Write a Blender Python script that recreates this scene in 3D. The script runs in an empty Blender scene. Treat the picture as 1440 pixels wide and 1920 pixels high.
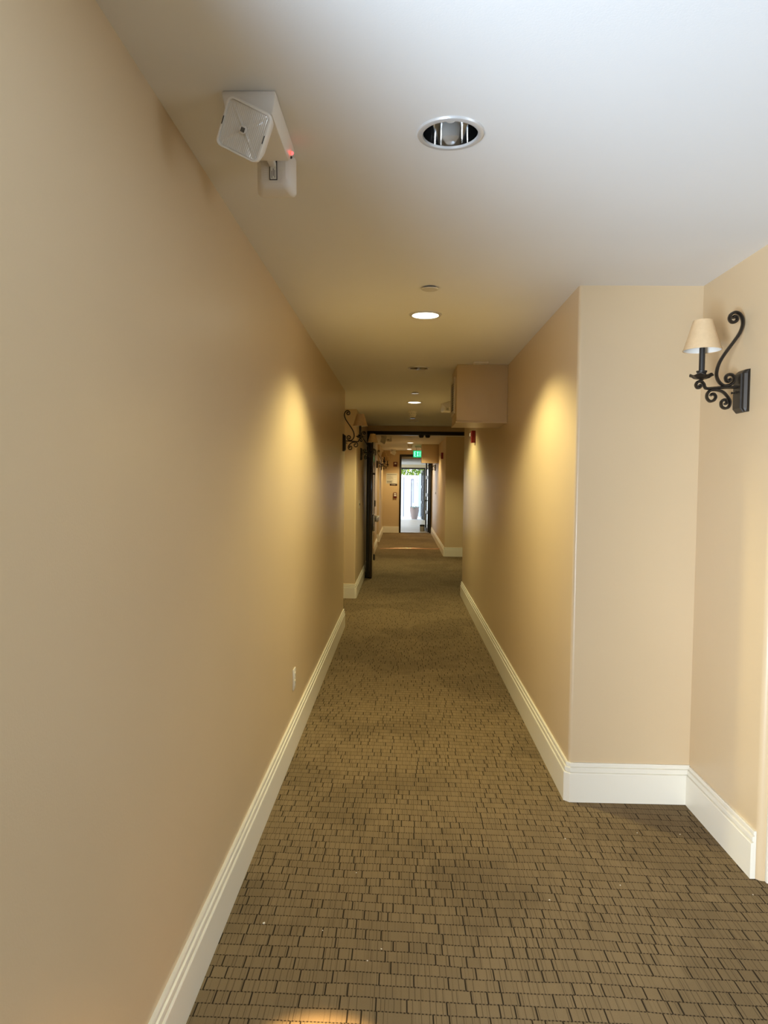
import bpy, bmesh, math, random
from mathutils import Vector, Matrix
random.seed(7)
R = math.radians
S = bpy.context.scene
C = S.collection

# ------------------------------------------------------------------ camera
HC = 2.44                      # ceiling height
cam_d = bpy.data.cameras.new('camera'); cam = bpy.data.objects.new('camera', cam_d); C.objects.link(cam)
cam_d.sensor_fit = 'HORIZONTAL'; cam_d.sensor_width = 36.0; cam_d.lens = 1319.0 / 1440.0 * 36.0
cam_d.clip_start = 0.02; cam_d.clip_end = 200
cam.matrix_world = (Matrix.Translation((0, 0, 1.5183)) @ Matrix.Rotation(.02667, 4, 'Z')
                    @ Matrix.Rotation(math.pi / 2 - .04335, 4, 'X') @ Matrix.Rotation(.01183, 4, 'Z'))
S.camera = cam

# ------------------------------------------------------------------ world, exposure
S.view_settings.view_transform = 'Standard'; S.view_settings.look = 'None'
S.view_settings.gamma = 1.0; S.view_settings.exposure = 0.10; S.view_settings.use_curve_mapping = False
w = bpy.data.worlds.new('sky'); S.world = w; w.use_nodes = True
bg = w.node_tree.nodes['Background']
bg.inputs[0].default_value = (0.86, 0.93, 1.0, 1); bg.inputs[1].default_value = 3.0

# ------------------------------------------------------------------ assumed daylight (large area lights added for unseen openings)
def area(name, loc, direction, sx, sy, power, col, spread=180):
    l = bpy.data.lights.new(name, 'AREA'); l.shape = 'RECTANGLE'; l.size = sx; l.size_y = sy
    l.energy = power; l.color = col; l.spread = R(spread)
    o = bpy.data.objects.new(name, l); C.objects.link(o); o.location = loc
    o.rotation_euler = Vector(direction).to_track_quat('-Z', 'Z').to_euler()
    return o
# upward lamp standing in for sun bounce off assumed paving left of and behind the photographer
area('daylight_from_sunlit_paving', (-1.62, -1.45, 0.01), (0.0, 0.0, 1), 1.1, 1.3, 355, (0.47, 0.69, 1.0))
# area lamp for an assumed, unseen lobby window on the right
area('daylight_from_lobby_window', (5.05, -.9, 1.3), (-1, 0, 0), 3.2, 1.7, 12, (0.95, 0.97, 1.0))

# area lamp added outside the assumed entrance to brighten the facing wall
area('daylight_through_entrance', (-1.70, -1.65, 0.9), (1, 1.6, -.12), 0.9, 1.5, 82, (0.90, 0.95, 1.0), 100)

LAMP_WARM = (1.0, 0.90, 0.47)
LAMP_ORANGE = (1.0, 0.78, 0.40)

# ------------------------------------------------------------------ helpers
def link(name, mesh, mat, parent=None, smooth=False, loc=None):
    o = bpy.data.objects.new(name, mesh); C.objects.link(o)
    if mat is not None and len(mesh.materials) == 0: mesh.materials.append(mat)
    if parent is not None: o.parent = parent
    if loc is not None: o.location = loc
    if smooth: smooth_mesh(mesh)
    return o
def smooth_mesh(me, ang=35):
    for p in me.polygons: p.use_smooth = True
    try: me.set_sharp_from_angle(angle=R(ang))
    except Exception: pass
def tag(o, label=None, cat=None, group=None, kind=None):
    if label: o['label'] = label
    if cat: o['category'] = cat
    if group: o['group'] = group
    if kind: o['kind'] = kind
    return o
def thing(name, label, cat, loc=(0, 0, 0), rz=0, group=None):
    o = bpy.data.objects.new(name, None); C.objects.link(o); o.empty_display_size = .05
    o.location = loc; o.rotation_euler = (0, 0, rz)
    return tag(o, label, cat, group)
def dup(root, loc, rz, label, group=None, skip=()):
    r = root.copy(); C.objects.link(r); r.location = loc; r.rotation_euler = (0, 0, rz)
    r['label'] = label
    if group: r['group'] = group
    for ch in list(root.children):
        if ch.name.split('.')[0] in skip: continue
        c = ch.copy(); C.objects.link(c); c.parent = r
        for g in list(ch.children):
            d = g.copy(); C.objects.link(d); d.parent = c
    return r

class MB:
    def __init__(s): s.v = []; s.f = []
    def box(s, x0, x1, y0, y1, z0, z1):
        b = len(s.v)
        s.v += [(x0, y0, z0), (x1, y0, z0), (x1, y1, z0), (x0, y1, z0), (x0, y0, z1), (x1, y0, z1), (x1, y1, z1), (x0, y1, z1)]
        s.f += [tuple(b + i for i in q) for q in ((0, 3, 2, 1), (4, 5, 6, 7), (0, 1, 5, 4), (1, 2, 6, 5), (2, 3, 7, 6), (3, 0, 4, 7))]
        return s
    def prism(s, poly, z0, z1):
        b = len(s.v); n = len(poly)
        s.v += [(x, y, z0) for x, y in poly] + [(x, y, z1) for x, y in poly]
        s.f.append(tuple(b + i for i in reversed(range(n)))); s.f.append(tuple(b + n + i for i in range(n)))
        s.f += [(b + i, b + (i + 1) % n, b + n + (i + 1) % n, b + n + i) for i in range(n)]
        return s
    def lathe(s, prof, seg=32, c=(0, 0, 0), closed=False, wave=None, cap=True):
        """prof: (r,z) list turned round the z axis"""
        b = len(s.v); m = len(prof)
        for i in range(seg):
            a = 2 * math.pi * i / seg
            for r, z in prof:
                dz = wave(a, r) if wave else 0
                s.v.append((c[0] + r * math.cos(a), c[1] + r * math.sin(a), c[2] + z + dz))
        for i in range(seg):
            j = (i + 1) % seg
            for k in range(m if closed else m - 1):
                l = (k + 1) % m
                s.f.append((b + i * m + k, b + j * m + k, b + j * m + l, b + i * m + l))
        if not closed and cap:
            for k, rev in ((0, True), (m - 1, False)):
                if prof[k][0] > 1e-5:
                    ring = [b + i * m + k for i in range(seg)]
                    s.f.append(tuple(reversed(ring)) if rev else tuple(ring))
        return s
    def tube(s, pts, rad, n=8, cap=True, flat=None):
        """flat=(a,b): half sizes of an oblong section, b along the local y axis"""
        pts = [Vector(p) for p in pts]; b = len(s.v); N = len(pts)
        up = Vector((0, 1, 0))
        for i, p in enumerate(pts):
            t = (pts[min(i + 1, N - 1)] - pts[max(i - 1, 0)]).normalized()
            u = up if abs(t.dot(up)) < .95 else Vector((1, 0, 0))
            q = t.cross(u).normalized(); u = q.cross(t).normalized()
            r = rad[i] if isinstance(rad, (list, tuple)) else rad
            for k in range(n):
                a = 2 * math.pi * (k + .5) / n
                ca, sa = math.cos(a), math.sin(a)
                if flat: s.v.append(tuple(p + q * ca * flat[0] * r * 1.15 + u * sa * flat[1] * r * 1.15))
                else: s.v.append(tuple(p + q * ca * r + u * sa * r))
        for i in range(N - 1):
            for k in range(n):
                l = (k + 1) % n
                s.f.append((b + i * n + k, b + i * n + l, b + (i + 1) * n + l, b + (i + 1) * n + k))
        if cap:
            s.f.append(tuple(b + k for k in reversed(range(n)))); s.f.append(tuple(b + (N - 1) * n + k for k in range(n)))
        return s
    def mesh(s, name='mesh', fix=True):
        me = bpy.data.meshes.new(name); me.from_pydata(s.v, [], s.f); me.update()
        if fix:
            bm = bmesh.new(); bm.from_mesh(me); bmesh.ops.recalc_face_normals(bm, faces=bm.faces); bm.to_mesh(me); bm.free()
        return me
    def build(s, name, mat, parent=None, smooth=False, bevel=0, seg=2, loc=None):
        me = s.mesh(name)
        if bevel:
            bm = bmesh.new(); bm.from_mesh(me)
            es = [e for e in bm.edges if len(e.link_faces) == 2 and e.calc_face_angle(0) > .5]
            bmesh.ops.bevel(bm, geom=es, offset=bevel, segments=seg, profile=.5, affect='EDGES', clamp_overlap=True)
            bmesh.ops.recalc_face_normals(bm, faces=bm.faces)
            bm.to_mesh(me); bm.free()
        return link(name, me, mat, parent, smooth or bool(bevel), loc)

def catmull(pts, sub=6):
    P = [Vector(p) for p in pts]; out = []
    for i in range(len(P) - 1):
        a = P[max(i - 1, 0)]; b = P[i]; c = P[i + 1]; d = P[min(i + 2, len(P) - 1)]
        for k in range(sub):
            t = k / sub
            out.append(.5 * ((2 * b) + (c - a) * t + (2 * a - 5 * b + 4 * c - d) * t * t + (3 * b - a - 3 * c + d) * t ** 3))
    out.append(P[-1]); return out

def rpoly(pts, r=.018, n=4):
    """pts: (x,y,round?) counter-clockwise; rounds the flagged corners (bullnose)"""
    out = []; N = len(pts)
    for i, (x, y, rd) in enumerate(pts):
        if not rd: out.append((x, y)); continue
        p = Vector((x, y)); a = (Vector(pts[i - 1][:2]) - p).normalized(); b = (Vector(pts[(i + 1) % N][:2]) - p).normalized()
        c = p + (a + b) * r
        for k in range(n + 1):
            t = k / n * math.pi / 2
            q = c - b * r * math.cos(t) - a * r * math.sin(t)
            out.append((q.x, q.y))
    return out

# ------------------------------------------------------------------ materials
def mat(name, col, rough=.5, metal=0, spec=.5, emit=None, es=0, trans=0, coat=0, alpha=1):
    m = bpy.data.materials.new(name); m.use_nodes = True
    p = m.node_tree.nodes['Principled BSDF']
    p.inputs['Base Color'].default_value = (*col, 1); p.inputs['Roughness'].default_value = rough
    p.inputs['Metallic'].default_value = metal; p.inputs['Specular IOR Level'].default_value = spec
    p.inputs['Transmission Weight'].default_value = trans; p.inputs['Coat Weight'].default_value = coat
    if emit: p.inputs['Emission Color'].default_value = (*emit, 1); p.inputs['Emission Strength'].default_value = es
    return m
class NT:
    def __init__(s, m): s.t = m.node_tree; s.p = s.t.nodes['Principled BSDF']
    def n(s, typ, **kw):
        x = s.t.nodes.new(typ)
        for k, v in kw.items(): setattr(x, k, v)
        return x
    def set(s, inp, v):
        if hasattr(v, 'is_linked') or hasattr(v, 'links'): s.t.links.new(v, inp)
        else: inp.default_value = v
    def math(s, op, a, b=None, c=None, clamp=False):
        x = s.n('ShaderNodeMath', operation=op, use_clamp=clamp)
        for i, v in enumerate((a, b, c)):
            if v is not None: s.set(x.inputs[i], v)
        return x.outputs[0]
    def mix(s, f, a, b):
        x = s.n('ShaderNodeMix', data_type='RGBA')
        s.set(x.inputs[0], f); s.set(x.inputs[6], a); s.set(x.inputs[7], b); return x.outputs[2]
    def noise(s, vec, scale, detail=2, rough=.5):
        x = s.n('ShaderNodeTexNoise'); x.inputs['Scale'].default_value = scale; x.inputs['Detail'].default_value = detail
        x.inputs['Roughness'].default_value = rough
        if vec is not None: s.t.links.new(vec, x.inputs['Vector'])
        return x.outputs['Fac']
    def bump(s, h, strength, dist=.01):
        x = s.n('ShaderNodeBump'); x.inputs['Strength'].default_value = strength; x.inputs['Distance'].default_value = dist
        s.t.links.new(h, x.inputs['Height']); s.t.links.new(x.outputs[0], s.p.inputs['Normal'])

def paint(name, col, rough, var=.04, bump=.06, scale=220):
    """rolled wall paint: faint mottling and orange-peel relief"""
    m = mat(name, col, rough); t = NT(m)
    pos = t.n('ShaderNodeNewGeometry').outputs['Position']
    a = t.noise(pos, 1.7, 3); b = t.noise(pos, scale, 2)
    dark = tuple(c * (1 - var) for c in col) + (1,); lite = tuple(min(1, c * (1 + var)) for c in col) + (1,)
    t.set(t.p.inputs['Base Color'], t.mix(a, dark, lite)); t.bump(b, bump, .004)
    return m
M = {}
M['wall'] = paint('beige_wall_paint', (.625, .482, .300), .34)
M['ceil'] = paint('white_ceiling_paint', (.80, .785, .75), .8, .02, .05)
M['trim'] = paint('white_trim_paint', (.83, .79, .68), .35, .02, .02)
M['cream'] = paint('cream_wall_paint', (.72, .62, .42), .5)
M['lobby'] = paint('taupe_lobby_paint', (.16, .12, .085), .6)  # unseen lobby walls, darkened to hold back light down the corridor
M['vceil'] = paint('grey_vestibule_ceiling', (.55, .56, .56), .8)
M['iron'] = mat('dark_bronze_iron', (.024, .0175, .0115), .42, .3)
M['black'] = mat('black_door_frame', (.010, .009, .008), .35)
M['white'] = mat('white_plastic', (.78, .74, .68), .4)
M['lens'] = mat('clear_prism_lens', (.66, .63, .57), .10, 0, .8)
M['chrome'] = mat('polished_reflector', (.80, .80, .79), .07, 1)
M['steel'] = mat('brushed_steel', (.55, .53, .50), .28, 1)
M['ring'] = mat('satin_trim_ring', (.72, .72, .71), .3, .35)
M['enamel'] = mat('glossy_white_enamel', (.74, .70, .62), .05, 0, .6)
M['red'] = mat('fire_red_plastic', (.28, .008, .010), .35)
M['darkred'] = mat('dark_red_plastic', (.13, .010, .010), .4)
M['clear'] = mat('clear_strobe_lens', (.85, .85, .85), .1)
M['glow_lamp'] = mat('lit_lamp', (1, 1, 1), .5, emit=(1, .93, .70), es=9)
M['glow_orange'] = mat('lit_lamp_orange', (1, 1, 1), .5, emit=(1, .90, .66), es=8)
M['led'] = mat('red_indicator', (.5, .02, .02), .3, emit=(1, .05, .05), es=5)
M['exit_panel'] = mat('exit_panel', (.0, .25, .1), .4, emit=(.0, .75, .25), es=.7)
M['exit_letter'] = mat('exit_letter', (.2, .9, .5), .4, emit=(.22, 1, .5), es=2.2)
M['print'] = mat('dark_print', (.06, .06, .055), .7)
M['paper'] = mat('printed_card', (.60, .585, .52), .5)
M['sign'] = mat('dark_sign', (.05, .03, .025), .4)
M['label'] = mat('rating_label', (.72, .70, .64), .5)
M['slot'] = mat('dark_slot', (.03, .027, .024), .6)
M['pane'] = mat('door_glass', (.85, .92, .93), .03, 0, .5, trans=1)
M['grille'] = mat('grille_metal', (.68, .62, .50), .4)
M['candle'] = mat('dark_candle_sleeve', (.020, .018, .016), .45)
M['strip'] = mat('transition_strip', (.42, .20, .10), .25, .3)
M['crumb'] = mat('pale_crumb', (.75, .68, .55), .8)
M['pot'] = paint('weathered_terracotta', (.42, .33, .31), .8, .15, .3, 40)
M['succulent'] = mat('blue_green_succulent', (.18, .33, .30), .5)
M['fence'] = paint('bleached_fence_wood', (.80, .82, .86), .8, .06, .2, 30)
M['fence_post'] = paint('grey_blue_post', (.15, .16, .26), .8, .06, .2, 30)
M['post'] = paint('grey_blue_post', (.40, .47, .62), .8, .06, .2, 30)  # bluish shade beside the outer door leaf, put into the colour
M['bark'] = mat('bark', (.12, .09, .06), .9)
M['tin'] = mat('grey_tin', (.48, .46, .42), .45, .2)

def leaf_mat():
    m = mat('leaf_green', (.25, .42, .04), .5, trans=0); t = NT(m)
    g = t.n('ShaderNodeNewGeometry'); f = t.n('ShaderNodeTexWhiteNoise', noise_dimensions='1D')
    t.t.links.new(g.outputs['Random Per Island'], f.inputs['W'])
    t.set(t.p.inputs['Base Color'], t.mix(f.outputs['Value'], (.06, .19, .03, 1), (.50, .60, .05, 1)))
    return m
M['leaf'] = leaf_mat()

def door_wood():
    m = mat('espresso_wood', (.022, .014, .010), .12, 0, .5, coat=1.0); t = NT(m)
    pos = t.n('ShaderNodeNewGeometry').outputs['Position']
    mp = t.n('ShaderNodeMapping'); mp.inputs['Scale'].default_value = (30, 30, 1.2); t.t.links.new(pos, mp.inputs[0])
    a = t.noise(mp.outputs[0], 1.5, 4)
    t.set(t.p.inputs['Base Color'], t.mix(a, (.012, .008, .006, 1), (.034, .021, .014, 1)))
    return m
M['wood'] = door_wood()
M['wood'].node_tree.nodes['Principled BSDF'].inputs['Coat Roughness'].default_value = .06

def shade_mat():
    m = mat('parchment_shade', (.62, .46, .27), .7); t = NT(m)
    pos = t.n('ShaderNodeTexCoord').outputs['Object']
    a = t.noise(pos, 26, 4, .65)
    t.set(t.p.inputs['Base Color'], t.mix(a, (.56, .39, .21, 1), (.80, .59, .35, 1)))
    t.p.inputs['Subsurface Weight'].default_value = 0
    t.bump(t.noise(pos, 60, 3), .2, .002)
    return m
M['shade'] = shade_mat()
M['shade_in'] = mat('white_shade_lining', (.80, .78, .72), .7)

def carpet():
    m = mat('brown_woven_carpet', (.16, .11, .06), .95, 0, .1); t = NT(m)
    sep = t.n('ShaderNodeSeparateXYZ'); g = t.n('ShaderNodeNewGeometry'); pos = g.outputs['Position']
    t.t.links.new(pos, sep.inputs[0]); x, y = sep.outputs[0], sep.outputs[1]
    # the weave wanders a little
    wob = t.noise(pos, 1.3, 2); y = t.math('ADD', y, t.math('MULTIPLY', t.math('SUBTRACT', wob, .5), .05))
    y = t.math('ADD', y, t.math('MULTIPLY', x, .03))
    fine = t.noise(pos, 420, 2); mid = t.noise(pos, 60, 3); y = t.math('ADD', y, t.math('MULTIPLY', t.math('SUBTRACT', mid, .5), .004))
    P = .052
    rowf = t.math('DIVIDE', y, P); row = t.math('FLOOR', rowf); fy = t.math('FRACT', rowf)
    def wn(*a):
        n = t.n('ShaderNodeTexWhiteNoise', noise_dimensions='2D'); c = t.n('ShaderNodeCombineXYZ')
        for i, v in enumerate(a): t.set(c.inputs[i], v)
        t.t.links.new(c.outputs[0], n.inputs['Vector']); return n.outputs['Value']
    off = wn(row, 3.7)
    xs = t.math('ADD', x, t.math('MULTIPLY', off, .4))
    # dotted line across, one for every row
    line = t.math('LESS_THAN', t.math('ABSOLUTE', t.math('SUBTRACT', fy, .5)), .047)
    dots = t.math('FRACT', t.math('DIVIDE', x, .0105))
    dots = t.math('ADD', .30, t.math('MULTIPLY', t.math('LESS_THAN', dots, .5), .55))
    line = t.math('MULTIPLY', line, dots)
    # fy2: position inside the band between two dotted lines
    rowb = t.math('ADD', rowf, .5); band = t.math('FLOOR', rowb)
    offb = wn(band, 11.3); xb = t.math('ADD', x, t.math('MULTIPLY', offb, .4))
    def bars(pitch, wdt, prob, seed, jit):
        cf = t.math('DIVIDE', xb, pitch); c = t.math('FLOOR', cf); fx = t.math('FRACT', cf)
        ce = t.math('ADD', .5, t.math('MULTIPLY', t.math('SUBTRACT', wn(c, t.math('ADD', band, seed)), .5), jit))
        on = t.math('LESS_THAN', wn(c, t.math('ADD', band, seed + 40.5)), prob)
        return t.math('MULTIPLY', t.math('LESS_THAN', t.math('ABSOLUTE', t.math('SUBTRACT', fx, ce)), wdt / pitch / 2), on)
    strong = bars(.052, .0042, .55, 0.5, .5)
    thin = t.math('MULTIPLY', bars(.021, .0024, .75, 7.5, .6), .42)
    thin2 = t.math('MULTIPLY', bars(.013, .0016, .45, 19.5, .4), .22)
    dark = t.math('MAXIMUM', t.math('MAXIMUM', line, t.math('MULTIPLY', strong, .92)), t.math('MAXIMUM', thin, thin2))
    # cell tone, pile and stains
    cell = wn(t.math('FLOOR', t.math('DIVIDE', xb, .062)), band)
    pile = t.math('ADD', .78, t.math('MULTIPLY', fine, .44))
    tone = t.math('MULTIPLY', pile, t.math('ADD', .94, t.math('MULTIPLY', cell, .12)))
    st = t.noise(pos, 1.1, 4, .55)
    rmp = t.n('ShaderNodeMapRange'); rmp.inputs['From Min'].default_value = .50; rmp.inputs['From Max'].default_value = .56
    rmp.inputs['To Min'].default_value = 1.0; rmp.inputs['To Max'].default_value = .84
    t.t.links.new(st, rmp.inputs['Value'])
    tone = t.math('MULTIPLY', tone, rmp.outputs[0])
    base = t.n('ShaderNodeVectorMath', operation='SCALE'); base.inputs[0].default_value = (.224, .160, .086)
    t.t.links.new(tone, base.inputs['Scale'])
    t.set(t.p.inputs['Base Color'], t.mix(dark, base.outputs[0], (.014, .010, .006, 1)))
    h = t.math('SUBTRACT', t.math('ADD', t.math('MULTIPLY', fine, .35), .8), dark)
    t.bump(h, .5, .004)
    return m
M['carpet'] = carpet()
def tile():
    m = mat('pale_tile', (.60, .56, .48), .35); t = NT(m)
    pos = t.n('ShaderNodeNewGeometry').outputs['Position']
    t.set(t.p.inputs['Base Color'], t.mix(t.noise(pos, 4, 4), (.42, .38, .30, 1), (.58, .54, .46, 1)))
    return m
M['tile'] = tile()
M['paving'] = paint('outdoor_paving', (.60, .66, .68), .8, .06, .2, 40)

# ------------------------------------------------------------------ structure
XL, XR, XA, D1 = -.606, .808, 1.38, 3.337
XR2 = .86; YB = 20.9
def struct(o, label=None): return tag(o, label, None, None, 'structure')
def wall(name, pts, z0=0, z1=HC, m='wall', r=.018):
    return struct(MB().prism(rpoly(pts, r), z0, z1).build(name, M[m], smooth=True))
def rect(x0, x1, y0, y1, rd=()):
    p = [(x0, y0), (x1, y0), (x1, y1), (x0, y1)]
    return [(x, y, i in rd) for i, (x, y) in enumerate(p)]

floor = struct(MB().prism([(-1.05, -4.6), (5.2, -4.6), (5.2, D1), (2.75, D1), (2.75, 20.95), (-1.65, 20.95), (-1.65, .5), (-1.05, .5)], -.1, 0).build('floor', M['carpet']), 'brown woven carpet with dashed dark lines running down the corridor')

LIGHTS = [  # x, y, state
    (.113, 1.905, 'off'), (.111, 3.928, 'warm'), (.115, 5.749, 'off'), (.119, 8.197, 'warm'), (.135, 10.74, 'off'), (.145, 12.75, 'warm'),  # last one here is assumed, hidden by the door head
    (.152, 14.66, 'off'), (.157, 16.655, 'orange'), (.160, 19.91, 'orange'), (-.205, 1.02, 'accent')]  # accent: assumed unseen lamp for the warm pool on the carpet
cutter = MB()
for x, y, s in LIGHTS: cutter.lathe([(.0765, -.05), (.0765, .132)], 40, (x, y, HC))
cut = cutter.build('ceiling_cutter', None)
ceil = MB().prism([(-1.05, -4.6), (5.2, -4.6), (5.2, D1), (2.75, D1), (2.75, YB + .12), (-1.65, YB + .12), (-1.65, .5), (-1.05, .5)], HC, HC + .18).build('ceiling', M['ceil'])
bo = ceil.modifiers.new('holes', 'BOOLEAN'); bo.operation = 'DIFFERENCE'; bo.object = cut; bo.solver = 'EXACT'
dg = bpy.context.evaluated_depsgraph_get(); me = bpy.data.meshes.new_from_object(ceil.evaluated_get(dg))
ceil.modifiers.clear(); ceil.data = me
bpy.data.objects.remove(cut)
struct(ceil, 'smooth white painted ceiling running the length of the corridor')

wall('wall_left_near', rect(-1.5, XL, .5, 7.27, (1, 2)))
wall('wall_left_recess', rect(-1.65, -1.5, 7.27, 9.06))
wall('wall_left_middle', rect(-1.5, XL, 9.06, 16.46, (1, 2)))
wall('wall_left_recess_far', rect(-1.65, -1.5, 16.46, 17.63))
wall('wall_left_far', rect(-1.5, -.595, 17.63, YB, (1,)))
wall('wall_right_near', rect(XR, XA, D1, 9.45, (0, 3)))
wall('wall_right_alcove', rect(XA, 5.1, 2.68, D1, (0,)), r=.024)
wall('wall_right_cross', rect(2.6, 2.75, 9.45, 14.38))
wall('wall_right_cross_near', rect(XA, 2.75, 9.3, 9.45))
wall('wall_right_far', rect(XR2, 2.75, 14.38, YB, (0,)))
# header wall over the double doors
wall('wall_header', rect(XL, 1.16, 11.70, 11.84), 2.352, HC)
wall('wall_header_right', rect(1.16, 2.6, 11.70, 11.84))
# back wall with the doorway
wall('wall_back_left', rect(-1.5, -.11, YB, YB + .12))
wall('wall_back_right', rect(.845, 2.75, YB, YB + .12))
wall('wall_back_head', rect(-.11, .845, YB, YB + .12), 2.325, HC)
# lobby behind the photographer: assumed glazed entrance on the left, assumed window on the right
wall('wall_lobby_back', rect(-1.05, 5.1, -4.6, -4.45), m='lobby')
wall('wall_lobby_left', rect(-1.05, -.9, -4.45, -1.8), m='lobby')
wall('wall_lobby_left_head', rect(-1.05, -.9, -1.8, .5), 2.2, HC)
wall('wall_lobby_right_near', rect(5.1, 5.2, -4.6, -2.6), m='lobby')
wall('wall_lobby_right_far', rect(5.1, 5.2, .8, D1))
wall('wall_lobby_right_sill', rect(5.1, 5.2, -2.6, .8), 0, .4)
wall('wall_lobby_right_head', rect(5.1, 5.2, -2.6, .8), 2.2, HC)
fr = thing('entrance_frame', 'black frame of the glazed entrance left of the photographer', 'door frame', (-.975, -.9, 0))  # unseen frame for the assumed entrance
for y in (-.86, 1.365): MB().box(-.04, .04, y - .03, y + .03, 0, 2.2).build('post', M['black'], fr)
struct(MB().box(-6.0, -1.05, -7.0, .5, -.1, 0).build('ground_entrance', M['paving']))  # assumed paving outside the entrance, out of view

# vestibule beyond the far doorway
VY = 28.0
struct(MB().box(-1.35, 1.2, 20.95, VY + .15, -.1, 0).build('floor_vestibule', M['tile']))
struct(MB().box(-1.35, 1.2, YB + .12, VY + .15, 2.2, HC + .18).build('ceiling_vestibule', M['vceil']))
wall('wall_vestibule_left', rect(-1.35, -1.2, YB + .12, 24.0), 0, 2.2, 'cream')
wall('wall_vestibule_left_end', rect(-1.35, -1.2, 27.4, VY), 0, 2.2, 'cream')
wall('wall_vestibule_left_sill', rect(-1.35, -1.2, 24.0, 27.4), 0, .3, 'cream')  # opening above is an assumed, unseen side window letting sky light in
wall('wall_vestibule_right', rect(.985, 1.2, YB + .12, VY), 0, 2.2, 'cream')
wall('wall_vestibule_end_left', rect(-1.35, -.62, VY, VY + .15), 0, 2.2, 'cream')
wall('wall_vestibule_end_right', rect(.875, 1.2, VY, VY + .15), 0, 2.2, 'cream')
wall('wall_vestibule_end_head', rect(-.62, .875, VY, VY + .15), 2.075, 2.2, 'cream')

# baseboards -------------------------------------------------------
PROF = [(0, .187), (.009, .187), (.0105, .183), (.0105, .172), (.006, .1695), (.006, .1675), (.0145, .165), (.0155, .161),
        (.0155, .147), (.010, .1445), (.010, .1425), (.018, .1405), (.020, .137), (.020, 0), (0, 0)]
def baseboard(name, path):
    """path: points along the wall face, room on the left-hand side of travel"""
    P = [Vector(p) for p in path]; m = MB(); n = len(PROF)
    for i, p in enumerate(P):
        ns = []
        if i > 0: t = (P[i] - P[i - 1]).normalized(); ns.append(Vector((-t.y, t.x)))
        if i < len(P) - 1: t = (P[i + 1] - P[i]).normalized(); ns.append(Vector((-t.y, t.x)))
        nn = sum(ns, Vector((0, 0))).normalized(); k = 1 / max(.3, nn.dot(ns[0]))
        for o, z in PROF: q = p + nn * (o * k); m.v.append((q.x, q.y, z))
    for i in range(len(P) - 1):
        for k in range(n):
            l = (k + 1) % n; m.f.append((i * n + k, i * n + l, (i + 1) * n + l, (i + 1) * n + k))
    m.f.append(tuple(range(n))); m.f.append(tuple(reversed([(len(P) - 1) * n + k for k in range(n)])))
    return struct(m.build(name, M['trim']))
c = .012
baseboard('baseboard_left_near', [(XL, 7.27), (XL, .52)])
baseboard('baseboard_left_middle', [(XL, 16.46), (XL, 9.06 + c), (XL - c, 9.06), (-1.5, 9.06)])
baseboard('baseboard_left_far', [(-.595, YB), (-.595, 17.63 + c), (-.595 - c, 17.63), (-1.5, 17.63)])
baseboard('baseboard_back_left', [(-.11, YB), (-.575, YB)])
baseboard('baseboard_right_near', [(XA, D1), (XR + c, D1), (XR, D1 + c), (XR, 9.45)])
baseboard('baseboard_right_alcove', [(XA, 2.695), (XA, D1 - .02)])
baseboard('baseboard_right_far', [(2.6, 14.38), (XR2 + c, 14.38), (XR2, 14.38 + c), (XR2, YB)])
baseboard('baseboard_back_right', [(XR2 - .02, YB), (.845, YB)]) if False else None

# white casing on the return beyond the alcove
struct(MB().box(1.408, 1.50, 2.662, 2.68, 0, 2.2).build('trim_1', M['trim'], bevel=.003))

# double door frame under the header ------------------------------------------------
fr = thing('door_frame', 'black double door frame head spanning the middle of the corridor', 'door frame', (0, 11.77, 0))
MB().box(XL, 1.16, -.075, .075, 2.292, 2.352).build('frame_head', M['black'], fr, bevel=.004)
MB().box(1.10, 1.16, -.075, .075, 0, 2.292).build('jamb', M['black'], fr, bevel=.004)
MB().box(XL, XL + .035, -.075, .075, 0, 2.292).build('jamb', M['black'], fr, bevel=.004)
for bx_ in (.291, .397):
    MB().lathe([(.001, -.045), (.03, -.042), (.042, -.022), (.045, 0)], 20).build('roller_strike', M['black'], fr, True, loc=(bx_, -.03, 2.293))

# open left leaf
lf = thing('door_leaf', 'dark wooden corridor door leaf standing open against the left wall', 'door', (-.47, 11.73, 0))
MB().box(-.05, 0, -.81, -.02, .015, 2.27).build('leaf', M['wood'], lf, bevel=.003)
MB().box(-.095, -.051, -.805, -.75, .02, 2.25).build('edge_astragal', M['black'], lf, bevel=.003)
rod = MB().lathe([(.007, 0), (.007, 1.20)], 12).build('vertical_rod', M['steel'], lf, True, loc=(.018, -.72, 1.0))
MB().box(-.018, .012, -.03, .03, 0, .03).build('rod_guide', M['black'], rod, loc=(0, 0, .62))
MB().box(0.0005, .035, -.79, -.66, .74, 1.0).build('latch_cover', M['steel'], lf, bevel=.012, seg=3)
pb = MB().box(.035, .085, -.66, -.10, .88, .955).build('push_bar', M['steel'], lf, bevel=.008)
MB().box(.0005, .035, -.16, -.10, .885, .95).build('bar_bracket', M['steel'], pb)
for z in (.25, 1.15, 2.0): MB().lathe([(.01, -.05), (.01, .05)], 12).build('hinge', M['steel'], lf, True, loc=(.008, -.012, z))
MB().box(-.05, .002, -.79, -.05, .02, .30).build('kick_plate', M['black'], lf) if False else None

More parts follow.
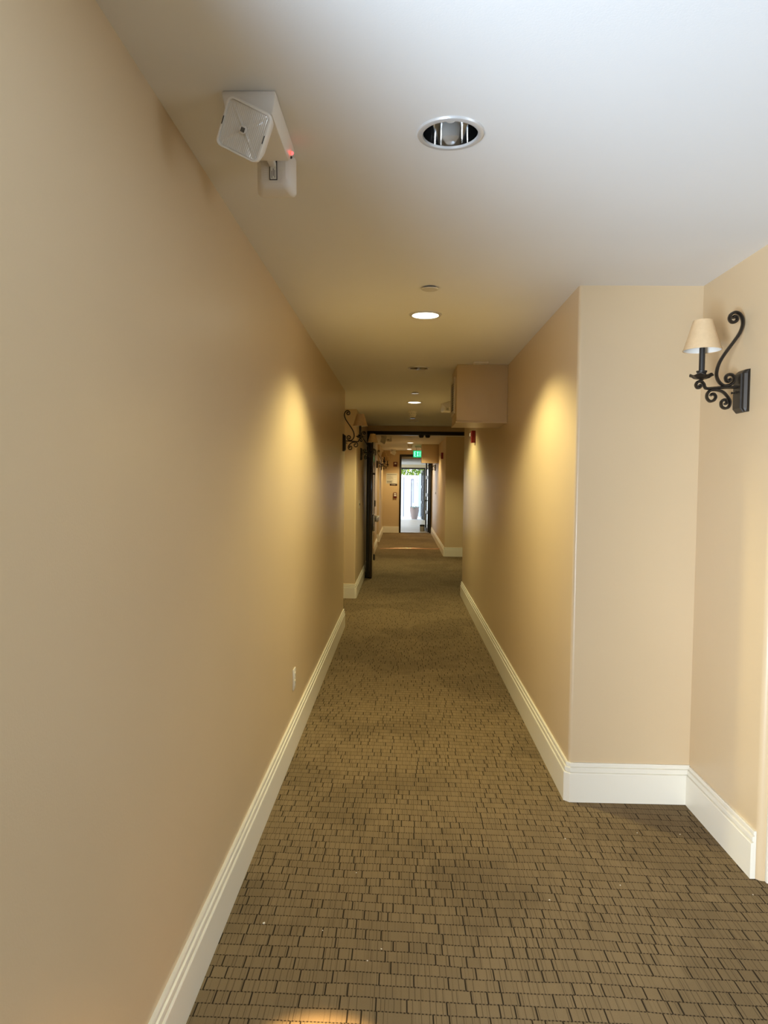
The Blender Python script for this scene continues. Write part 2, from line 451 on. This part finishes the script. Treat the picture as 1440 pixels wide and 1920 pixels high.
# ------------------------------------------------------------------ recessed downlights
def lamp_light(x, y, z, power, col, size, blend, radius=.05, parent=None, tgt=None):
    l = bpy.data.lights.new('lamp_beam', 'SPOT'); l.energy = power; l.color = col; l.spot_size = R(size); l.spot_blend = blend
    l.shadow_soft_size = radius
    o = bpy.data.objects.new('lamp_beam', l); C.objects.link(o); o.location = (x, y, z)
    if tgt: o.rotation_euler = (Vector(tgt) - Vector((x, y, z))).to_track_quat('-Z', 'Y').to_euler()
    if parent:
        o.parent = parent; o.location = Vector((x, y, z)) - parent.location
ring_me = MB().lathe([(.0725, .001), (.0735, -.006), (.079, -.0075), (.087, -.005), (.0895, -.0005), (.0895, .0), (.0725, .0)][:6] + [(.0895, .0)], 48, closed=True).mesh('trim_ring')
smooth_mesh(ring_me); ring_me.materials.append(M['ring'])
refl_me = MB().lathe([(.0722, 0), (.0712, .02), (.066, .07), (.058, .112), (.050, .125), (.0001, .126)], 48, cap=False).mesh('reflector')
smooth_mesh(refl_me); refl_me.materials.append(M['chrome'])
bulb_me = MB().lathe([(.0001, .030), (.012, .032), (.021, .042), (.023, .060), (.018, .085), (.016, .120)], 24).mesh('bulb')
smooth_mesh(bulb_me)
LB = ['round recessed downlight, switched off, large and nearest the camera beside the twin-head emergency light',
      'glowing recessed downlight, the largest lit one in the ceiling',
      'dark switched-off recessed downlight in the ceiling beside the boxed bulkhead',
      'glowing recessed downlight just beyond the boxed bulkhead',
      'dark switched-off recessed downlight just before the black door head',
      'glowing recessed downlight hidden above and behind the black door head',
      'dark switched-off recessed downlight right behind the black door head',
      'glowing recessed downlight beyond the door head, nearer of two in the far corridor',
      'glowing recessed downlight closest to the far back wall',
      'recessed accent downlight above the photographer, lighting a spot of carpet']
for (x, y, s), lb in zip(LIGHTS, LB):
    t = thing('recessed_downlight', lb, 'ceiling light', (x, y, HC), 0, 'recessed downlights along the ceiling')
    link('trim_ring', ring_me, None, t); link('reflector', refl_me, None, t)
    if s == 'off':
        b = link('bulb', bulb_me.copy(), M['white'], t)
    elif s == 'accent':
        link('bulb', bulb_me.copy(), M['glow_orange'], t)
        lamp_light(x, y, HC + .02, 1300, (1.0, .66, .30), 10.6, .45, .03, t, (-.205, 1.705, 0))
    else:
        g = M['glow_lamp'] if s == 'warm' else M['glow_orange']
        MB().lathe([(.0001, -.0095), (.03, -.009), (.055, -.006), (.070, .000), (.070, .004), (.0001, .004)], 40).build('lamp_lens', g, t, True)
        P_, C_ = ((118, LAMP_WARM) if s == 'warm' else (105, LAMP_ORANGE))
        lamp_light(x, y, HC - .022, P_, C_, 138, .45, .05, t)

# ------------------------------------------------------------------ sprinkler caps, detectors, cover plate
def sprinkler(x, y, lb):
    t = thing('sprinkler_cap', lb, 'sprinkler', (x, y, HC), 0, 'concealed sprinkler caps in the ceiling')
    MB().lathe([(.0001, -.0105), (.038, -.0105), (.0405, -.0085), (.0405, -.0065), (.0001, -.006)], 36).build('cover_plate', M['enamel'], t, True)
    MB().lathe([(.030, -.0061), (.030, .0)], 28).build('sleeve', M['slot'], t, True)
sprinkler(.115, 3.384, 'round concealed sprinkler cap right before the brightest lit downlight')
sprinkler(.113, 7.32, 'small round sprinkler cap just before the second lit downlight')
sprinkler(.127, 10.2, 'tiny bright sprinkler cap between the smoke detector and the black door head')
def smoke(x, y, lb):
    t = thing('smoke_detector', lb, 'smoke detector', (x, y, HC), 0, 'smoke detectors on the corridor ceiling')
    MB().lathe([(.062, 0), (.062, -.012), (.058, -.016), (.0001, -.016)], 32).build('mounting_base', M['white'], t, True)
    MB().lathe([(.057, -.016), (.052, -.040), (.034, -.074), (.0001, -.080)], 32).build('sensing_head', M['white'], t, True)
    for k in range(10):
        a = k * math.pi / 5
        MB().box(-.006, .006, -.002, .002, -.003, .003).build('vent_slot', M['slot'], t, loc=(.052 * math.cos(a), .052 * math.sin(a), -.030)).rotation_euler.z = a + math.pi / 2
smoke(.114, 9.25, 'smoke detector hanging from the ceiling before the black door head')
smoke(.162, 17.6, 'small smoke detector between the two lit downlights of the far corridor')
t = thing('ceiling_cover_plate', 'small flat cover plate on the ceiling in front of the boxed bulkhead', 'cover plate', (.584, 5.47, HC))
MB().box(-.056, .056, -.045, .045, -.010, 0).build('plate', M['white'], t, bevel=.003)
MB().lathe([(.0001, -.0135), (.012, -.013), (.012, -.0101)], 16).build('screw_cap', M['white'], t, True)

# ------------------------------------------------------------------ boxed bulkhead with grille
def bulkhead(x0, x1, y0, y1, z0, lb, grille):
    t = thing('bulkhead_box', lb, 'bulkhead', (x0, y0, z0))
    W, D, H = x1 - x0, y1 - y0, HC - z0
    MB().box(0, W, 0, D, 0, H).build('casing', M['wall'], t, bevel=.004)
    MB().box(-.004, W, -.004, D + .004, -.012, -.0005).build('bottom_panel', M['wall'], t)
    if grille:
        ga, gb, za, zb = .14, .49, .075, .365
        g = MB(); tk = .022
        for bx in ((ga, ga + tk, za, zb), (gb - tk, gb, za, zb), (ga + tk, gb - tk, za, za + tk), (ga + tk, gb - tk, zb - tk, zb)):
            g.box(-.014, -.0005, bx[0], bx[1], bx[2], bx[3])
        gr = g.build('grille_frame', M['grille'], t)
        MB().box(-.002, -.0005, ga + tk, gb - tk, za + tk, zb - tk).build('grille_back', M['slot'], gr)
        sl = MB().box(-.001, .001, ga + tk, gb - tk, -.0065, .0065).mesh('slat'); sl.materials.append(M['grille'])
        for k in range(13):
            o = link('slat', sl, None, gr); o.location = (-.0085, 0, za + tk + .010 + k * .0188); o.rotation_euler.y = R(40)
    return t
bulkhead(.410, XR, 5.555, 6.075, 1.998, 'beige boxed bulkhead with side grille under the ceiling, right wall', True)
bulkhead(.445, XR2, 17.28, 17.8, 1.998, 'small beige boxed bulkhead in the far corridor beside the exit sign', False)

# ------------------------------------------------------------------ twin-head emergency light
def head_mesh():
    """square lamp head, face toward -y, neck side at +y: rounded-square loft"""
    def ring(half, r, y, n=5):
        out = []
        for cx, cz, a0 in ((1, 1, 0), (-1, 1, 90), (-1, -1, 180), (1, -1, 270)):
            for k in range(n + 1):
                a = R(a0 + 90 * k / n); out.append((cx * (half - r) + r * math.cos(a), y, cz * (half - r) + r * math.sin(a)))
        return out
    m = MB(); L = [ring(.0545, .014, -.030), ring(.0555, .014, -.027), ring(.0555, .014, -.016), ring(.0545, .016, -.010), ring(.048, .018, .022), ring(.042, .018, .031), ring(.034, .016, .0365)]
    n = len(L[0])
    for r in L: m.v += r
    for i in range(len(L) - 1):
        for k in range(n): m.f.append((i * n + k, i * n + (k + 1) % n, (i + 1) * n + (k + 1) % n, (i + 1) * n + k))
    m.f.append(tuple((len(L) - 1) * n + k for k in range(n)))
    # front rim and inset
    inner = ring(.0505, .011, -.0300); b = len(m.v); m.v += inner
    inner2 = ring(.0500, .011, -.0255); m.v += inner2
    for k in range(n):
        l = (k + 1) % n
        m.f.append((k, l, b + l, b + k)); m.f.append((b + k, b + l, b + n + l, b + n + k))
    m.f.append(tuple(b + n + k for k in range(n)))
    return m.mesh('lamp_head')
def lens_mesh():
    """faceted reflector lens: shallow ribbed dish behind the rim"""
    m = MB(); N = 44; h = .0495
    for i in range(N + 1):
        for j in range(N + 1):
            u = -1 + 2 * i / N; v = -1 + 2 * j / N
            d = max(abs(u), abs(v)); e = min(abs(u), abs(v))
            y = -.0272 + .0016 * (1 - d) - .0022 * max(0, 1 - abs(abs(u) - abs(v)) * 9) * (1 - d) + .0004 * (i % 2)
            m.v.append((u * h, y, v * h))
    for i in range(N):
        for j in range(N):
            a = i * (N + 1) + j; m.f.append((a, a + N + 1, a + N + 2, a + 1))
    return m.mesh('lens')
HM = head_mesh(); HM.materials.append(M['white']); smooth_mesh(HM, 30)
LM = lens_mesh(); LM.materials.append(M['lens'])
# tapered housing
m = MB()
top = [(-.065, -.147), (.063, -.147), (.063, .147), (-.065, .147)]
mid = [(-.065, -.147, -.014), (.063, -.147, -.014), (.063, .147, -.014), (-.065, .147, -.014)]
bot = [(-.056, -.138, -.052), (.054, -.138, -.052), (.054, .105, -.052), (-.056, .105, -.052)]
m.v = [(x, y, 0) for x, y in top] + mid + bot
m.f = [(0, 1, 2, 3), (11, 10, 9, 8)] + [(i + 4 * k, (i + 1) % 4 + 4 * k, (i + 1) % 4 + 4 * k + 4, i + 4 * k + 4) for i in range(4) for k in (0, 1)]
EM = thing('emergency_light', 'twin-head white emergency light on the ceiling, nearest the camera', 'emergency light', (-.377, 1.845, HC), 0, 'twin-head emergency lights')
m.build('housing', M['white'], EM, bevel=.004)
MB().lathe([(.0001, .006), (.004, .004), (.005, 0)], 12).build('indicator_light', M['led'], EM, True, loc=(.0625, .098, -.034)).rotation_euler.y = R(100)
MB().lathe([(.0001, .005), (.003, .004), (.004, 0)], 12).build('test_button', M['slot'], EM, True, loc=(.060, .098, -.045)).rotation_euler.y = R(100)
# head 1: faces the camera, spun about its axis
nk = MB().lathe([(.012, -.028), (.012, 0)], 16).build('neck', M['white'], EM, True, loc=(-.004, -.055, -.052))
h1 = link('lamp_head', HM, None, EM); h1.location = (-.002, -.150, -.095); h1.rotation_mode = 'YXZ'; h1.rotation_euler = (R(22), R(28), R(-10))
link('lens', LM, None, h1)
bl = MB().lathe([(.0001, -.004), (.006, -.003), (.009, 0), (.009, .004)], 20).build('bulb_cap', M['white'], h1, True, loc=(0, -.028, 0)); bl.rotation_euler.x = R(90)
for k in (-1, 0, 1): MB().box(-.0010 + k * .0034, .0010 + k * .0034, -.0335, -.032, -.005, .005).build('filament_slot', M['slot'], h1)
for sx in (-1, 1): MB().box(sx * .0525 - .001, sx * .0525 + .001, -.0312, -.0296, -.009, .009).build('clip', M['slot'], h1)
# head 2: back toward the camera
h2 = link('lamp_head', HM, None, EM); h2.location = (0.002, .194, -.050); h2.rotation_euler = (R(-6), 0, R(180))
link('lens', LM, None, h2)
MB().box(-.011, .011, .0368, .0385, -.026, .034).build('label_recess', M['slot'], h2)
lb_ = MB().box(-.0085, .0085, .0386, .0392, -.024, .020).build('rating_label', M['label'], h2)
for k in range(8):
    zz = .022 - k * .0062
    for sx in (-1, 1): MB().box(sx * .020 - .005, sx * .020 + .005, .0368, .0378, zz - .001, zz + .001).build('cooling_rib', M['white'], h2)
for k, (a, b) in enumerate(((-.020, .000), (-.016, .004), (-.021, -.002))):
    MB().box(-.005 + k * .0042, -.0035 + k * .0042, .0393, .0395, a, b).build('label_print', M['print'], h2)
MB().box(-.009, .009, .10, .157, -.046, -.026).build('neck', M['white'], EM, bevel=.003)
EG = 'twin-head emergency lights'
dup(EM, (.56, 8.15, HC), R(20), 'small twin-head emergency light peeking out behind the boxed bulkhead grille', EG, ('indicator_light',))
dup(EM, (-.36, 14.35, HC), R(-15), 'tiny emergency light on the ceiling just behind the black door head', EG, ('indicator_light',))
dup(EM, (-.30, 20.35, HC), R(10), 'tiny emergency light on the ceiling against the far back wall', EG, ('indicator_light',))

# ------------------------------------------------------------------ wrought iron sconces
K = .000333
def cv(pts): return catmull([(px * K, 0, (1075 - py) * K) for px, py in pts], 5)
S_SCROLL = [(178, 962), (168, 978), (185, 1000), (213, 990), (222, 950), (195, 917), (150, 917), (122, 950), (126, 1000), (170, 1040), (240, 1050),
            (300, 1005), (333, 930), (325, 840), (290, 745), (220, 632), (140, 520), (75, 420), (42, 330), (42, 250), (75, 186), (130, 162),
            (183, 190), (200, 238), (175, 279), (132, 279), (107, 250), (117, 217), (145, 212), (158, 232)]
L_SCROLL = [(395, 1172), (380, 1152), (352, 1157), (336, 1192), (360, 1231), (405, 1240), (440, 1202), (438, 1150), (400, 1110), (330, 1104), (250, 1127),
            (188, 1190), (160, 1252), (177, 1310), (222, 1325), (260, 1302), (266, 1252), (236, 1221), (206, 1231), (201, 1260), (222, 1274)]
ARM = [(85, 1068), (200, 1072), (330, 1078), (440, 1086), (470, 1070), (484, 1032), (515, 1003), (556, 1007), (578, 1040), (565, 1074), (535, 1078), (521, 1055), (538, 1042)]
def make_sconce(lb, loc, rz):
    t = thing('wall_sconce', lb, 'wall sconce', loc, rz, 'wrought iron wall sconces')
    # stepped back plate (local: wall plane x=0, projecting +x)
    prof = [(-.053, 0), (-.053, .004), (-.047, .007), (-.041, .018), (-.036, .022), (-.033, .022), (-.031, .028), (.031, .028), (.033, .022), (.036, .022), (.041, .018), (.047, .007), (.053, .004), (.053, 0)]
    m = MB(); n = len(prof)
    for z, k in ((-.085, .55), (-.070, 1), (.068, 1), (.085, .30)): m.v += [(max(d * k, .0004) if d else 0, y, z) for y, d in prof]
    for i in range(3):
        for q in range(n): m.f.append((i * n + q, i * n + (q + 1) % n, (i + 1) * n + (q + 1) % n, (i + 1) * n + q))
    m.f.append(tuple(range(n))); m.f.append(tuple(reversed([3 * n + q for q in range(n)])))
    m.build('back_plate', M['iron'], t)
    for sy in (-1, 1):
        s = MB().lathe([(.0025, 0), (.0025, .008), (.005, .010), (.005, .013), (.0001, .016)], 12).build('screw_finial', M['iron'], t, True, loc=(.0275, sy * .018, -.004)); s.rotation_euler.y = R(90)
    z0 = Vector((0, 0, .015))
    MB().tube([p + z0 for p in cv(ARM)], 1, 8, flat=(.0052, .0105)).build('arm', M['iron'], t, True)
    MB().tube([p + z0 for p in cv(S_SCROLL)], 1, 8, flat=(.0054, .0115)).build('upper_scroll', M['iron'], t, True)
    MB().tube([p + z0 for p in cv(L_SCROLL)], 1, 8, flat=(.0050, .0112)).build('lower_scroll', M['iron'], t, True)
    u = .171; zb = .015
    wave = lambda a, r: .003 * max(0, (r - .018) / .022) * math.cos(6 * a)
    cup = MB().lathe([(.004, .027), (.008, .031), (.010, .034), (.020, .034), (.030, .038), (.038, .045), (.046, .049), (.0465, .0505), (.036, .047), (.017, .044), (.0001, .044)], 48, (u, 0, zb), wave=wave).build('drip_cup', M['iron'], t, True)
    MB().lathe([(.018, .0445), (.0175, .058), (.021, .064), (.021, .067), (.0115, .068), (.0115, .16), (.0001, .16)], 24, (u, 0, zb)).build('candle_sleeve', M['candle'], t, True)
    MB().lathe([(.008, .1601), (.009, .17), (.015, .19), (.017, .205), (.012, .222), (.0001, .228)], 20, (u, 0, zb)).build('bulb', M['white'], t, True)
    sh = MB().lathe([(.0735, .150), (.0375, .270), (.0365, .270), (.0725, .150)], 48, (u, 0, zb), closed=True).build('lamp_shade', M['shade'], t, True)
    MB().lathe([(.0722, .1505), (.0362, .2695), (.0358, .2695), (.0718, .1505)], 48, (u, 0, zb), closed=True).build('shade_lining', M['shade_in'], sh, True)
    for r0, z, dz in ((.0738, .150, .005), (.0368, .266, .004)):
        MB().lathe([(r0 + .0002, z - .001), (r0 + .0012, z - .001), (r0 + .0012 - dz * .3, z + dz), (r0 - dz * .3 + .0002, z + dz)], 48, (u, 0, zb), closed=True).build('shade_trim', M['shade'], sh, True)
    return t
sc = make_sconce('large wrought iron sconce with parchment shade on the right alcove wall', (XA, 2.92, 1.901), math.pi)
SG = 'wrought iron wall sconces'
dup(sc, (XL, 7.04, 1.901), 0, 'wrought iron sconce at the end of the near left wall', SG)
dup(sc, (XL, 9.94, 1.901), 0, 'wrought iron sconce beside the open dark door leaf', SG)
dup(sc, (XL, 15.95, 1.905), 0, 'tiny wrought iron sconce on the far left wall, nearer of two', SG)
dup(sc, (-.595, 18.8, 1.905), 0, 'tiny wrought iron sconce on the far left wall closest to the back wall', SG)
dup(sc, (XR2, 18.9, 1.905), math.pi, 'tiny wrought iron sconce below the far bulkhead on the right wall', SG)

# ------------------------------------------------------------------ outlet, switches
t = thing('wall_outlet', 'white electrical outlet low on the left wall', 'outlet', (XL, 3.93, .395))
MB().box(0, .006, -.037, .037, -.059, .059).build('cover_plate', M['white'], t, bevel=.002)
for z in (-.022, .022):
    r_ = MB().box(.0061, .009, -.017, .017, z - .015, z + .015).build('socket', M['white'], t, bevel=.001)
    for y in (-.006, .006): MB().box(.0091, .0094, y - .0012, y + .0012, z - .004, z + .005).build('slot', M['slot'], r_)
def switch(x, y, z, s, lb):
    t = thing('wall_switch', lb, 'switch', (x, y, z), 0 if s > 0 else math.pi, 'small wall controls')
    MB().box(0, .006, -.035, .035, -.055, .055).build('cover_plate', M['grille'], t, bevel=.002)
    MB().box(.0061, .016, -.008, .008, -.014, .014).build('toggle', M['slot'], t, bevel=.001)
switch(XL, 9.70, 1.20, 1, 'small wall switch beside the dark open door leaf, left wall')
switch(XR2, 18.4, 1.23, -1, 'tiny wall switch on the right wall of the far corridor')

# ------------------------------------------------------------------ fire alarms
def strobe(loc, rz, lb, mt='red'):
    t = thing('fire_alarm_strobe', lb, 'fire alarm', loc, rz, 'red fire alarm devices')
    MB().box(0, .045, -.058, .058, -.068, .068).build('housing', M[mt], t, bevel=.006)
    MB().box(.0451, .062, -.030, .030, .004, .044).build('strobe_lens', M['clear'], t, bevel=.008, seg=3)
    for k in range(5): MB().box(.0451, .047, -.035, .035, -.050 + k * .009, -.046 + k * .009).build('horn_slot', M['slot'], t)
    return t
strobe((XR, 8.02, 2.035), math.pi, 'red fire alarm strobe on the near right wall under the bulkhead')
strobe((XR2, 15.35, 2.09), math.pi, 'red fire alarm strobe on the far right wall')
strobe((-.237, YB, 2.03), -math.pi / 2, 'dark red fire alarm horn on the far back wall above the notice', 'darkred')
t = thing('fire_pull_station', 'small red fire alarm pull station on the far back wall', 'fire alarm', (-.233, YB, 1.115), -math.pi / 2)
MB().box(0, .05, -.05, .05, -.08, .08).build('housing', M['darkred'], t, bevel=.005)
MB().box(.0501, .066, -.034, .034, -.030, .010).build('pull_handle', M['clear'], t, bevel=.004)
MB().box(.0501, .053, -.034, .034, .025, .060).build('name_plate', M['label'], t)

# notice and sign on the back wall
t = thing('evacuation_notice', 'pale printed evacuation notice on the far back wall', 'notice', (-.338, YB, 1.612))
MB().box(-.165, .165, -.006, 0, -.155, .155).build('sheet', M['paper'], t)
for k, (x0, x1, z, h) in enumerate([(-.14, .14, .115, .010)] + [(-.14, -.02 + .03 * (i % 3), .07 - i * .03, .005) for i in range(4)] + [(-.145, .02, -.075, .007), (-.145, .0, -.10, .016), (-.145, .01, -.13, .010)]):
    MB().box(x0, x1, -.0068, -.0061, z - h / 2, z + h / 2).build('print_line', M['print'], t)
fp = MB().box(.05, .145, -.0066, -.0061, -.12, .085).build('floor_plan', M['label'], t)
for z in (.06, .02, -.03, -.08): MB().box(.055, .14, -.0072, -.0067, z, z + .004).build('plan_line', M['print'], fp)
t = thing('wall_sign', 'narrow dark sign strip below the printed notice', 'sign', (-.285, YB, 1.425))
MB().box(-.11, .11, -.008, 0, -.026, .026).build('plate', M['sign'], t, bevel=.002)
for k in range(6): MB().box(-.06 + k * .02, -.047 + k * .02, -.009, -.0081, -.006, .006).build('letter', M['label'], t)

# ------------------------------------------------------------------ exit sign
t = thing('exit_sign', 'glowing green EXIT sign hanging before the far doorway', 'exit sign', (.405, 18.2, 2.235))
MB().box(-.155, .155, -.012, .012, -.088, .088).build('panel', M['exit_panel'], t, bevel=.003)
MB().box(-.11, .11, -.03, .03, .165, .205).build('canopy', M['white'], t, bevel=.004)
for x in (-.08, .08): MB().lathe([(.005, .0881), (.005, .165)], 10).build('hanger', M['steel'], t, True, loc=(x, 0, 0))
def letter(ch, x):
    w_, h_, k = .050, .125, .018; m = MB(); z = -h_ / 2; f0, f1 = -.0145, -.0121
    if ch == 'E':
        m.box(x, x + k, f0, f1, z, -z)
        for zz in (z, -k / 2, -z - k): m.box(x + k, x + w_, f0, f1, zz, zz + k)
    if ch == 'I': m.box(x, x + k, f0, f1, z, -z)
    if ch == 'T': m.box(x + w_ / 2 - k / 2, x + w_ / 2 + k / 2, f0, f1, z, -z - k); m.box(x - .002, x + w_ + .002, f0, f1, -z - k, -z)
    if ch == 'X':
        for s in (1, -1):
            xa, xb = (x, x + w_ - k) if s > 0 else (x + w_ - k, x); b = len(m.v); e = .0002 * s
            for y in (f0 + e, f1): m.v += [(xa, y, z), (xa + k, y, z), (xb + k, y, -z), (xb, y, -z)]
            m.f += [tuple(b + i for i in q) for q in ((0, 1, 2, 3), (7, 6, 5, 4), (0, 4, 5, 1), (1, 5, 6, 2), (2, 6, 7, 3), (3, 7, 4, 0))]
    return m.build('letter', M['exit_letter'], t)
for ch, x in (('E', -.135), ('X', -.064), ('I', .010), ('T', .062)): letter(ch, x)

# ------------------------------------------------------------------ far doorway
fr = thing('door_frame', 'black door frame around the bright doorway in the far back wall', 'door frame', (0, YB, 0))
MB().box(-.11, -.055, -.02, .14, 0, 2.325).build('jamb', M['black'], fr, bevel=.003)
MB().box(.79, .845, -.02, .14, 0, 2.325).build('jamb', M['black'], fr, bevel=.003)
MB().box(-.055, .79, -.02, .14, 2.262, 2.325).build('frame_head', M['black'], fr, bevel=.003)
MB().box(-.055, .79, .0, .12, .0005, .014).build('threshold', M['steel'], fr, bevel=.004)
def glazed_leaf(lb, loc, rz, W, H, nl, lever):
    """leaf along local +x from the hinge, thickness in y"""
    t = thing('glazed_door_leaf', lb, 'door', loc, rz)
    s, th = .10, .045
    MB().box(.004, s, -th / 2, th / 2, .012, H).build('stile', M['black'], t, bevel=.003)
    MB().box(W - s, W, -th / 2, th / 2, .012, H).build('stile', M['black'], t, bevel=.003)
    zs = [.012 + i * (H - .012 - .10) / nl for i in range(nl + 1)]
    for z in zs: MB().box(s, W - s, -th / 2, th / 2, z, z + .10).build('rail', M['black'], t, bevel=.003)
    for a, b in zip(zs, zs[1:]): MB().box(s, W - s, -.003, .003, a + .10, b).build('pane', M['pane'], t)
    if lever:
        for sy in (-1, 1):
            MB().lathe([(.026, 0), (.026, .008), (.010, .010), (.009, .05), (.0001, .052)], 20).build('lever_rose', M['iron'], t, True, loc=(W - .06, sy * (th / 2 + .0005), .94)).rotation_euler.x = R(-90 * sy)
            MB().tube([(W - .06, sy * (th / 2 + .048), .94), (W - .11, sy * (th / 2 + .05), .942), (W - .18, sy * (th / 2 + .045), .935)], .008, 8).build('lever', M['iron'], t, True)
    return t
glazed_leaf('black glazed door leaf standing open in the far doorway', (.775, 21.07, 0), R(94), .84, 2.235, 4, True)

# bucket in the vestibule
t = thing('tin_bucket', 'small grey tin with black lid on the vestibule floor', 'bucket', (.61, 21.75, 0))
MB().lathe([(.0001, .0), (.068, .0), (.072, .01), (.074, .145), (.0001, .146)], 28).build('body', M['tin'], t, True)
MB().lathe([(.078, .1465), (.078, .185), (.070, .20), (.0001, .205)], 28).build('lid', M['slot'], t, True)
hd = MB().tube([(-.076, 0, .13), (-.078, -.02, .09), (-.05, -.075, .05), (0, -.09, .04), (.05, -.075, .05), (.078, -.02, .09), (.076, 0, .13)], .003, 6).build('handle', M['steel'], t, True)

# outer door
fr = thing('door_frame', 'black outer door frame at the end of the vestibule', 'door frame', (0, VY, 0))
MB().box(.825, .875, -.02, .17, 0, 2.075).build('jamb', M['black'], fr, bevel=.003)
MB().box(-.62, -.57, -.02, .17, 0, 2.075).build('jamb', M['black'], fr, bevel=.003)
MB().box(-.57, .825, -.02, .17, 2.015, 2.075).build('frame_head', M['black'], fr, bevel=.003)
glazed_leaf('black glazed outer door leaf opened outward beside the fence', (.80, VY + .20, 0), R(92), .95, 1.99, 3, False)

# ------------------------------------------------------------------ carpet transition strip
m = MB(); n = 30
for i in range(n + 1):
    u = i / n; x = -.52 + u * 1.38; y = 15.86 + .09 * u + .02 * math.sin(u * 5); h = .010 + .012 * math.sin(u * math.pi) + (.02 if u > .93 else 0) * (u - .93) / .07
    for dy, z in ((-.025, .001), (-.012, h * .8), (0, h), (.02, h * .7), (.035, .001)): m.v.append((x, y + dy, z))
for i in range(n):
    for k in range(4): m.f.append((i * 5 + k, (i + 1) * 5 + k, (i + 1) * 5 + k + 1, i * 5 + k + 1))
m.f += [tuple(range(5)), tuple(n * 5 + k for k in reversed(range(5)))]
m.f += [(i * 5 + 4, (i + 1) * 5 + 4, (i + 1) * 5, i * 5) for i in range(n)]
tag(m.build('carpet_transition_strip', M['strip'], smooth=True), 'buckled reddish transition strip across the carpet of the far corridor', 'floor strip')

# crumbs on the carpet
for k, (x, y, s) in enumerate([(-.457, 2.335, .006), (-.051, 2.221, .003), (-.093, 2.163, .0035), (.553, 2.517, .0035), (-.162, 2.662, .003), (1.04, 3.033, .003),
                              (.842, 2.626, .003), (1.223, 3.028, .003), (-.252, 2.307, .0025), (.713, 2.966, .003), (1.319, 2.586, .003)]):
    bm = bmesh.new(); bmesh.ops.create_icosphere(bm, subdivisions=1, radius=s)
    for v in bm.verts: v.co *= random.uniform(.7, 1.2); v.co.z *= .55
    me = bpy.data.meshes.new('crumb'); bm.to_mesh(me); bm.free()
    tag(link('crumb', me, M['crumb'], loc=(x, y, s * .45)), 'largest pale crumb, near the left baseboard on the carpet' if k == 0 else 'tiny pale crumb lying on the brown carpet', 'crumb', 'crumbs on the near carpet')

# ------------------------------------------------------------------ outdoors beyond the vestibule
struct(MB().box(-9, 9, VY + .15, 45, -.12, -.02).build('ground_outside', M['paving']))
FY = 31.0
t = thing('wooden_fence', 'bleached white board fence outside the far door', 'fence', (0, FY, -.02))
bw = .228; bmesh_b = MB().box(0, bw, -.012, .012, 0, 1.80).mesh('board'); bmesh_b.materials.append(M['fence'])
for k in range(26):
    o = link('board', bmesh_b, None, t); o.location = (-2.5 + k * (bw + .012) + .006, 0 if k % 2 else .018, .03)
for x, z1 in ((-1.6, 1.74), (.02, 1.74), (.355, 1.66), (2.2, 1.74)):
    MB().box(x, x + .022, -.05, -.0125, 0, z1).build('batten', M['fence_post'], t)
MB().box(.377, .455, -.05, -.0125, 1.635, 1.66).build('batten', M['fence_post'], t)
MB().box(.455, .467, -.04, -.0125, .6, 1.66).build('batten', M['fence_post'], t)
for z in (.25, 1.5): MB().box(-2.5, 3.7, .031, .07, z, z + .09).build('rail', M['fence'], t)
MB().box(.70, .83, -.16, -.06, 0, 1.9).build('post', M['post'], t)  # added upright, stands in for the bluish shade next to the leaf

t = thing('planter_pot', 'weathered clay planter pot with succulents outside the far door', 'planter', (.48, 29.0, -.02))
MB().lathe([(.0001, 0), (.115, 0), (.12, .02), (.165, .25), (.188, .36), (.19, .40), (.18, .41), (.182, .45), (.19, .455), (.192, .49), (.17, .495), (.165, .44), (.0001, .43)], 36).build('pot', M['pot'], t, True)
for k in range(16):
    a = k * 2.4; r0 = .02 + .009 * k
    m = MB(); m.tube(catmull([(0, 0, 0), (.03, 0, .05), (.06, 0, .085 + .02 * random.random())], 3), [.022, .024, .024, .022, .02, .014, .004], 6)
    o = m.build('succulent_leaf', M['succulent'], t, True, loc=(r0 * math.cos(a), r0 * math.sin(a), .43)); o.rotation_euler.z = a

def shrub(x, y, zc, rx, rz_, n, lb):
    t = thing('leafy_shrub', lb, 'shrub', (x, y, -.02))
    MB().tube([(0, 0, 0), (.03, 0, zc * .5), (-.02, .02, zc)], [.05, .04, .02], 8).build('trunk', M['bark'], t, True)
    m = MB()
    for k in range(n):
        d = Vector((random.gauss(0, 1), random.gauss(0, 1), random.gauss(0, 1))).normalized() * random.uniform(.35, 1) ** .5
        c = Vector((d.x * rx, d.y * rx * .7, zc + d.z * rz_))
        q = Matrix.Rotation(random.uniform(0, 6.28), 3, 'Z') @ Matrix.Rotation(random.uniform(-1.2, 1.2), 3, 'X')
        l, w_ = random.uniform(.06, .11), random.uniform(.025, .04); b = len(m.v)
        for p in ((0, -l, 0), (w_, 0, .012), (0, l, 0), (-w_, 0, .012)): m.v.append(tuple(c + q @ Vector(p)))
        m.f += [(b, b + 1, b + 2, b + 3)]
    me = m.mesh('foliage', False); tag(link('foliage', me, M['leaf'], t), None, None, None, 'stuff')
shrub(.35, 32.2, 1.85, .95, .75, 3000, 'yellow green leafy shrub behind the white board fence')
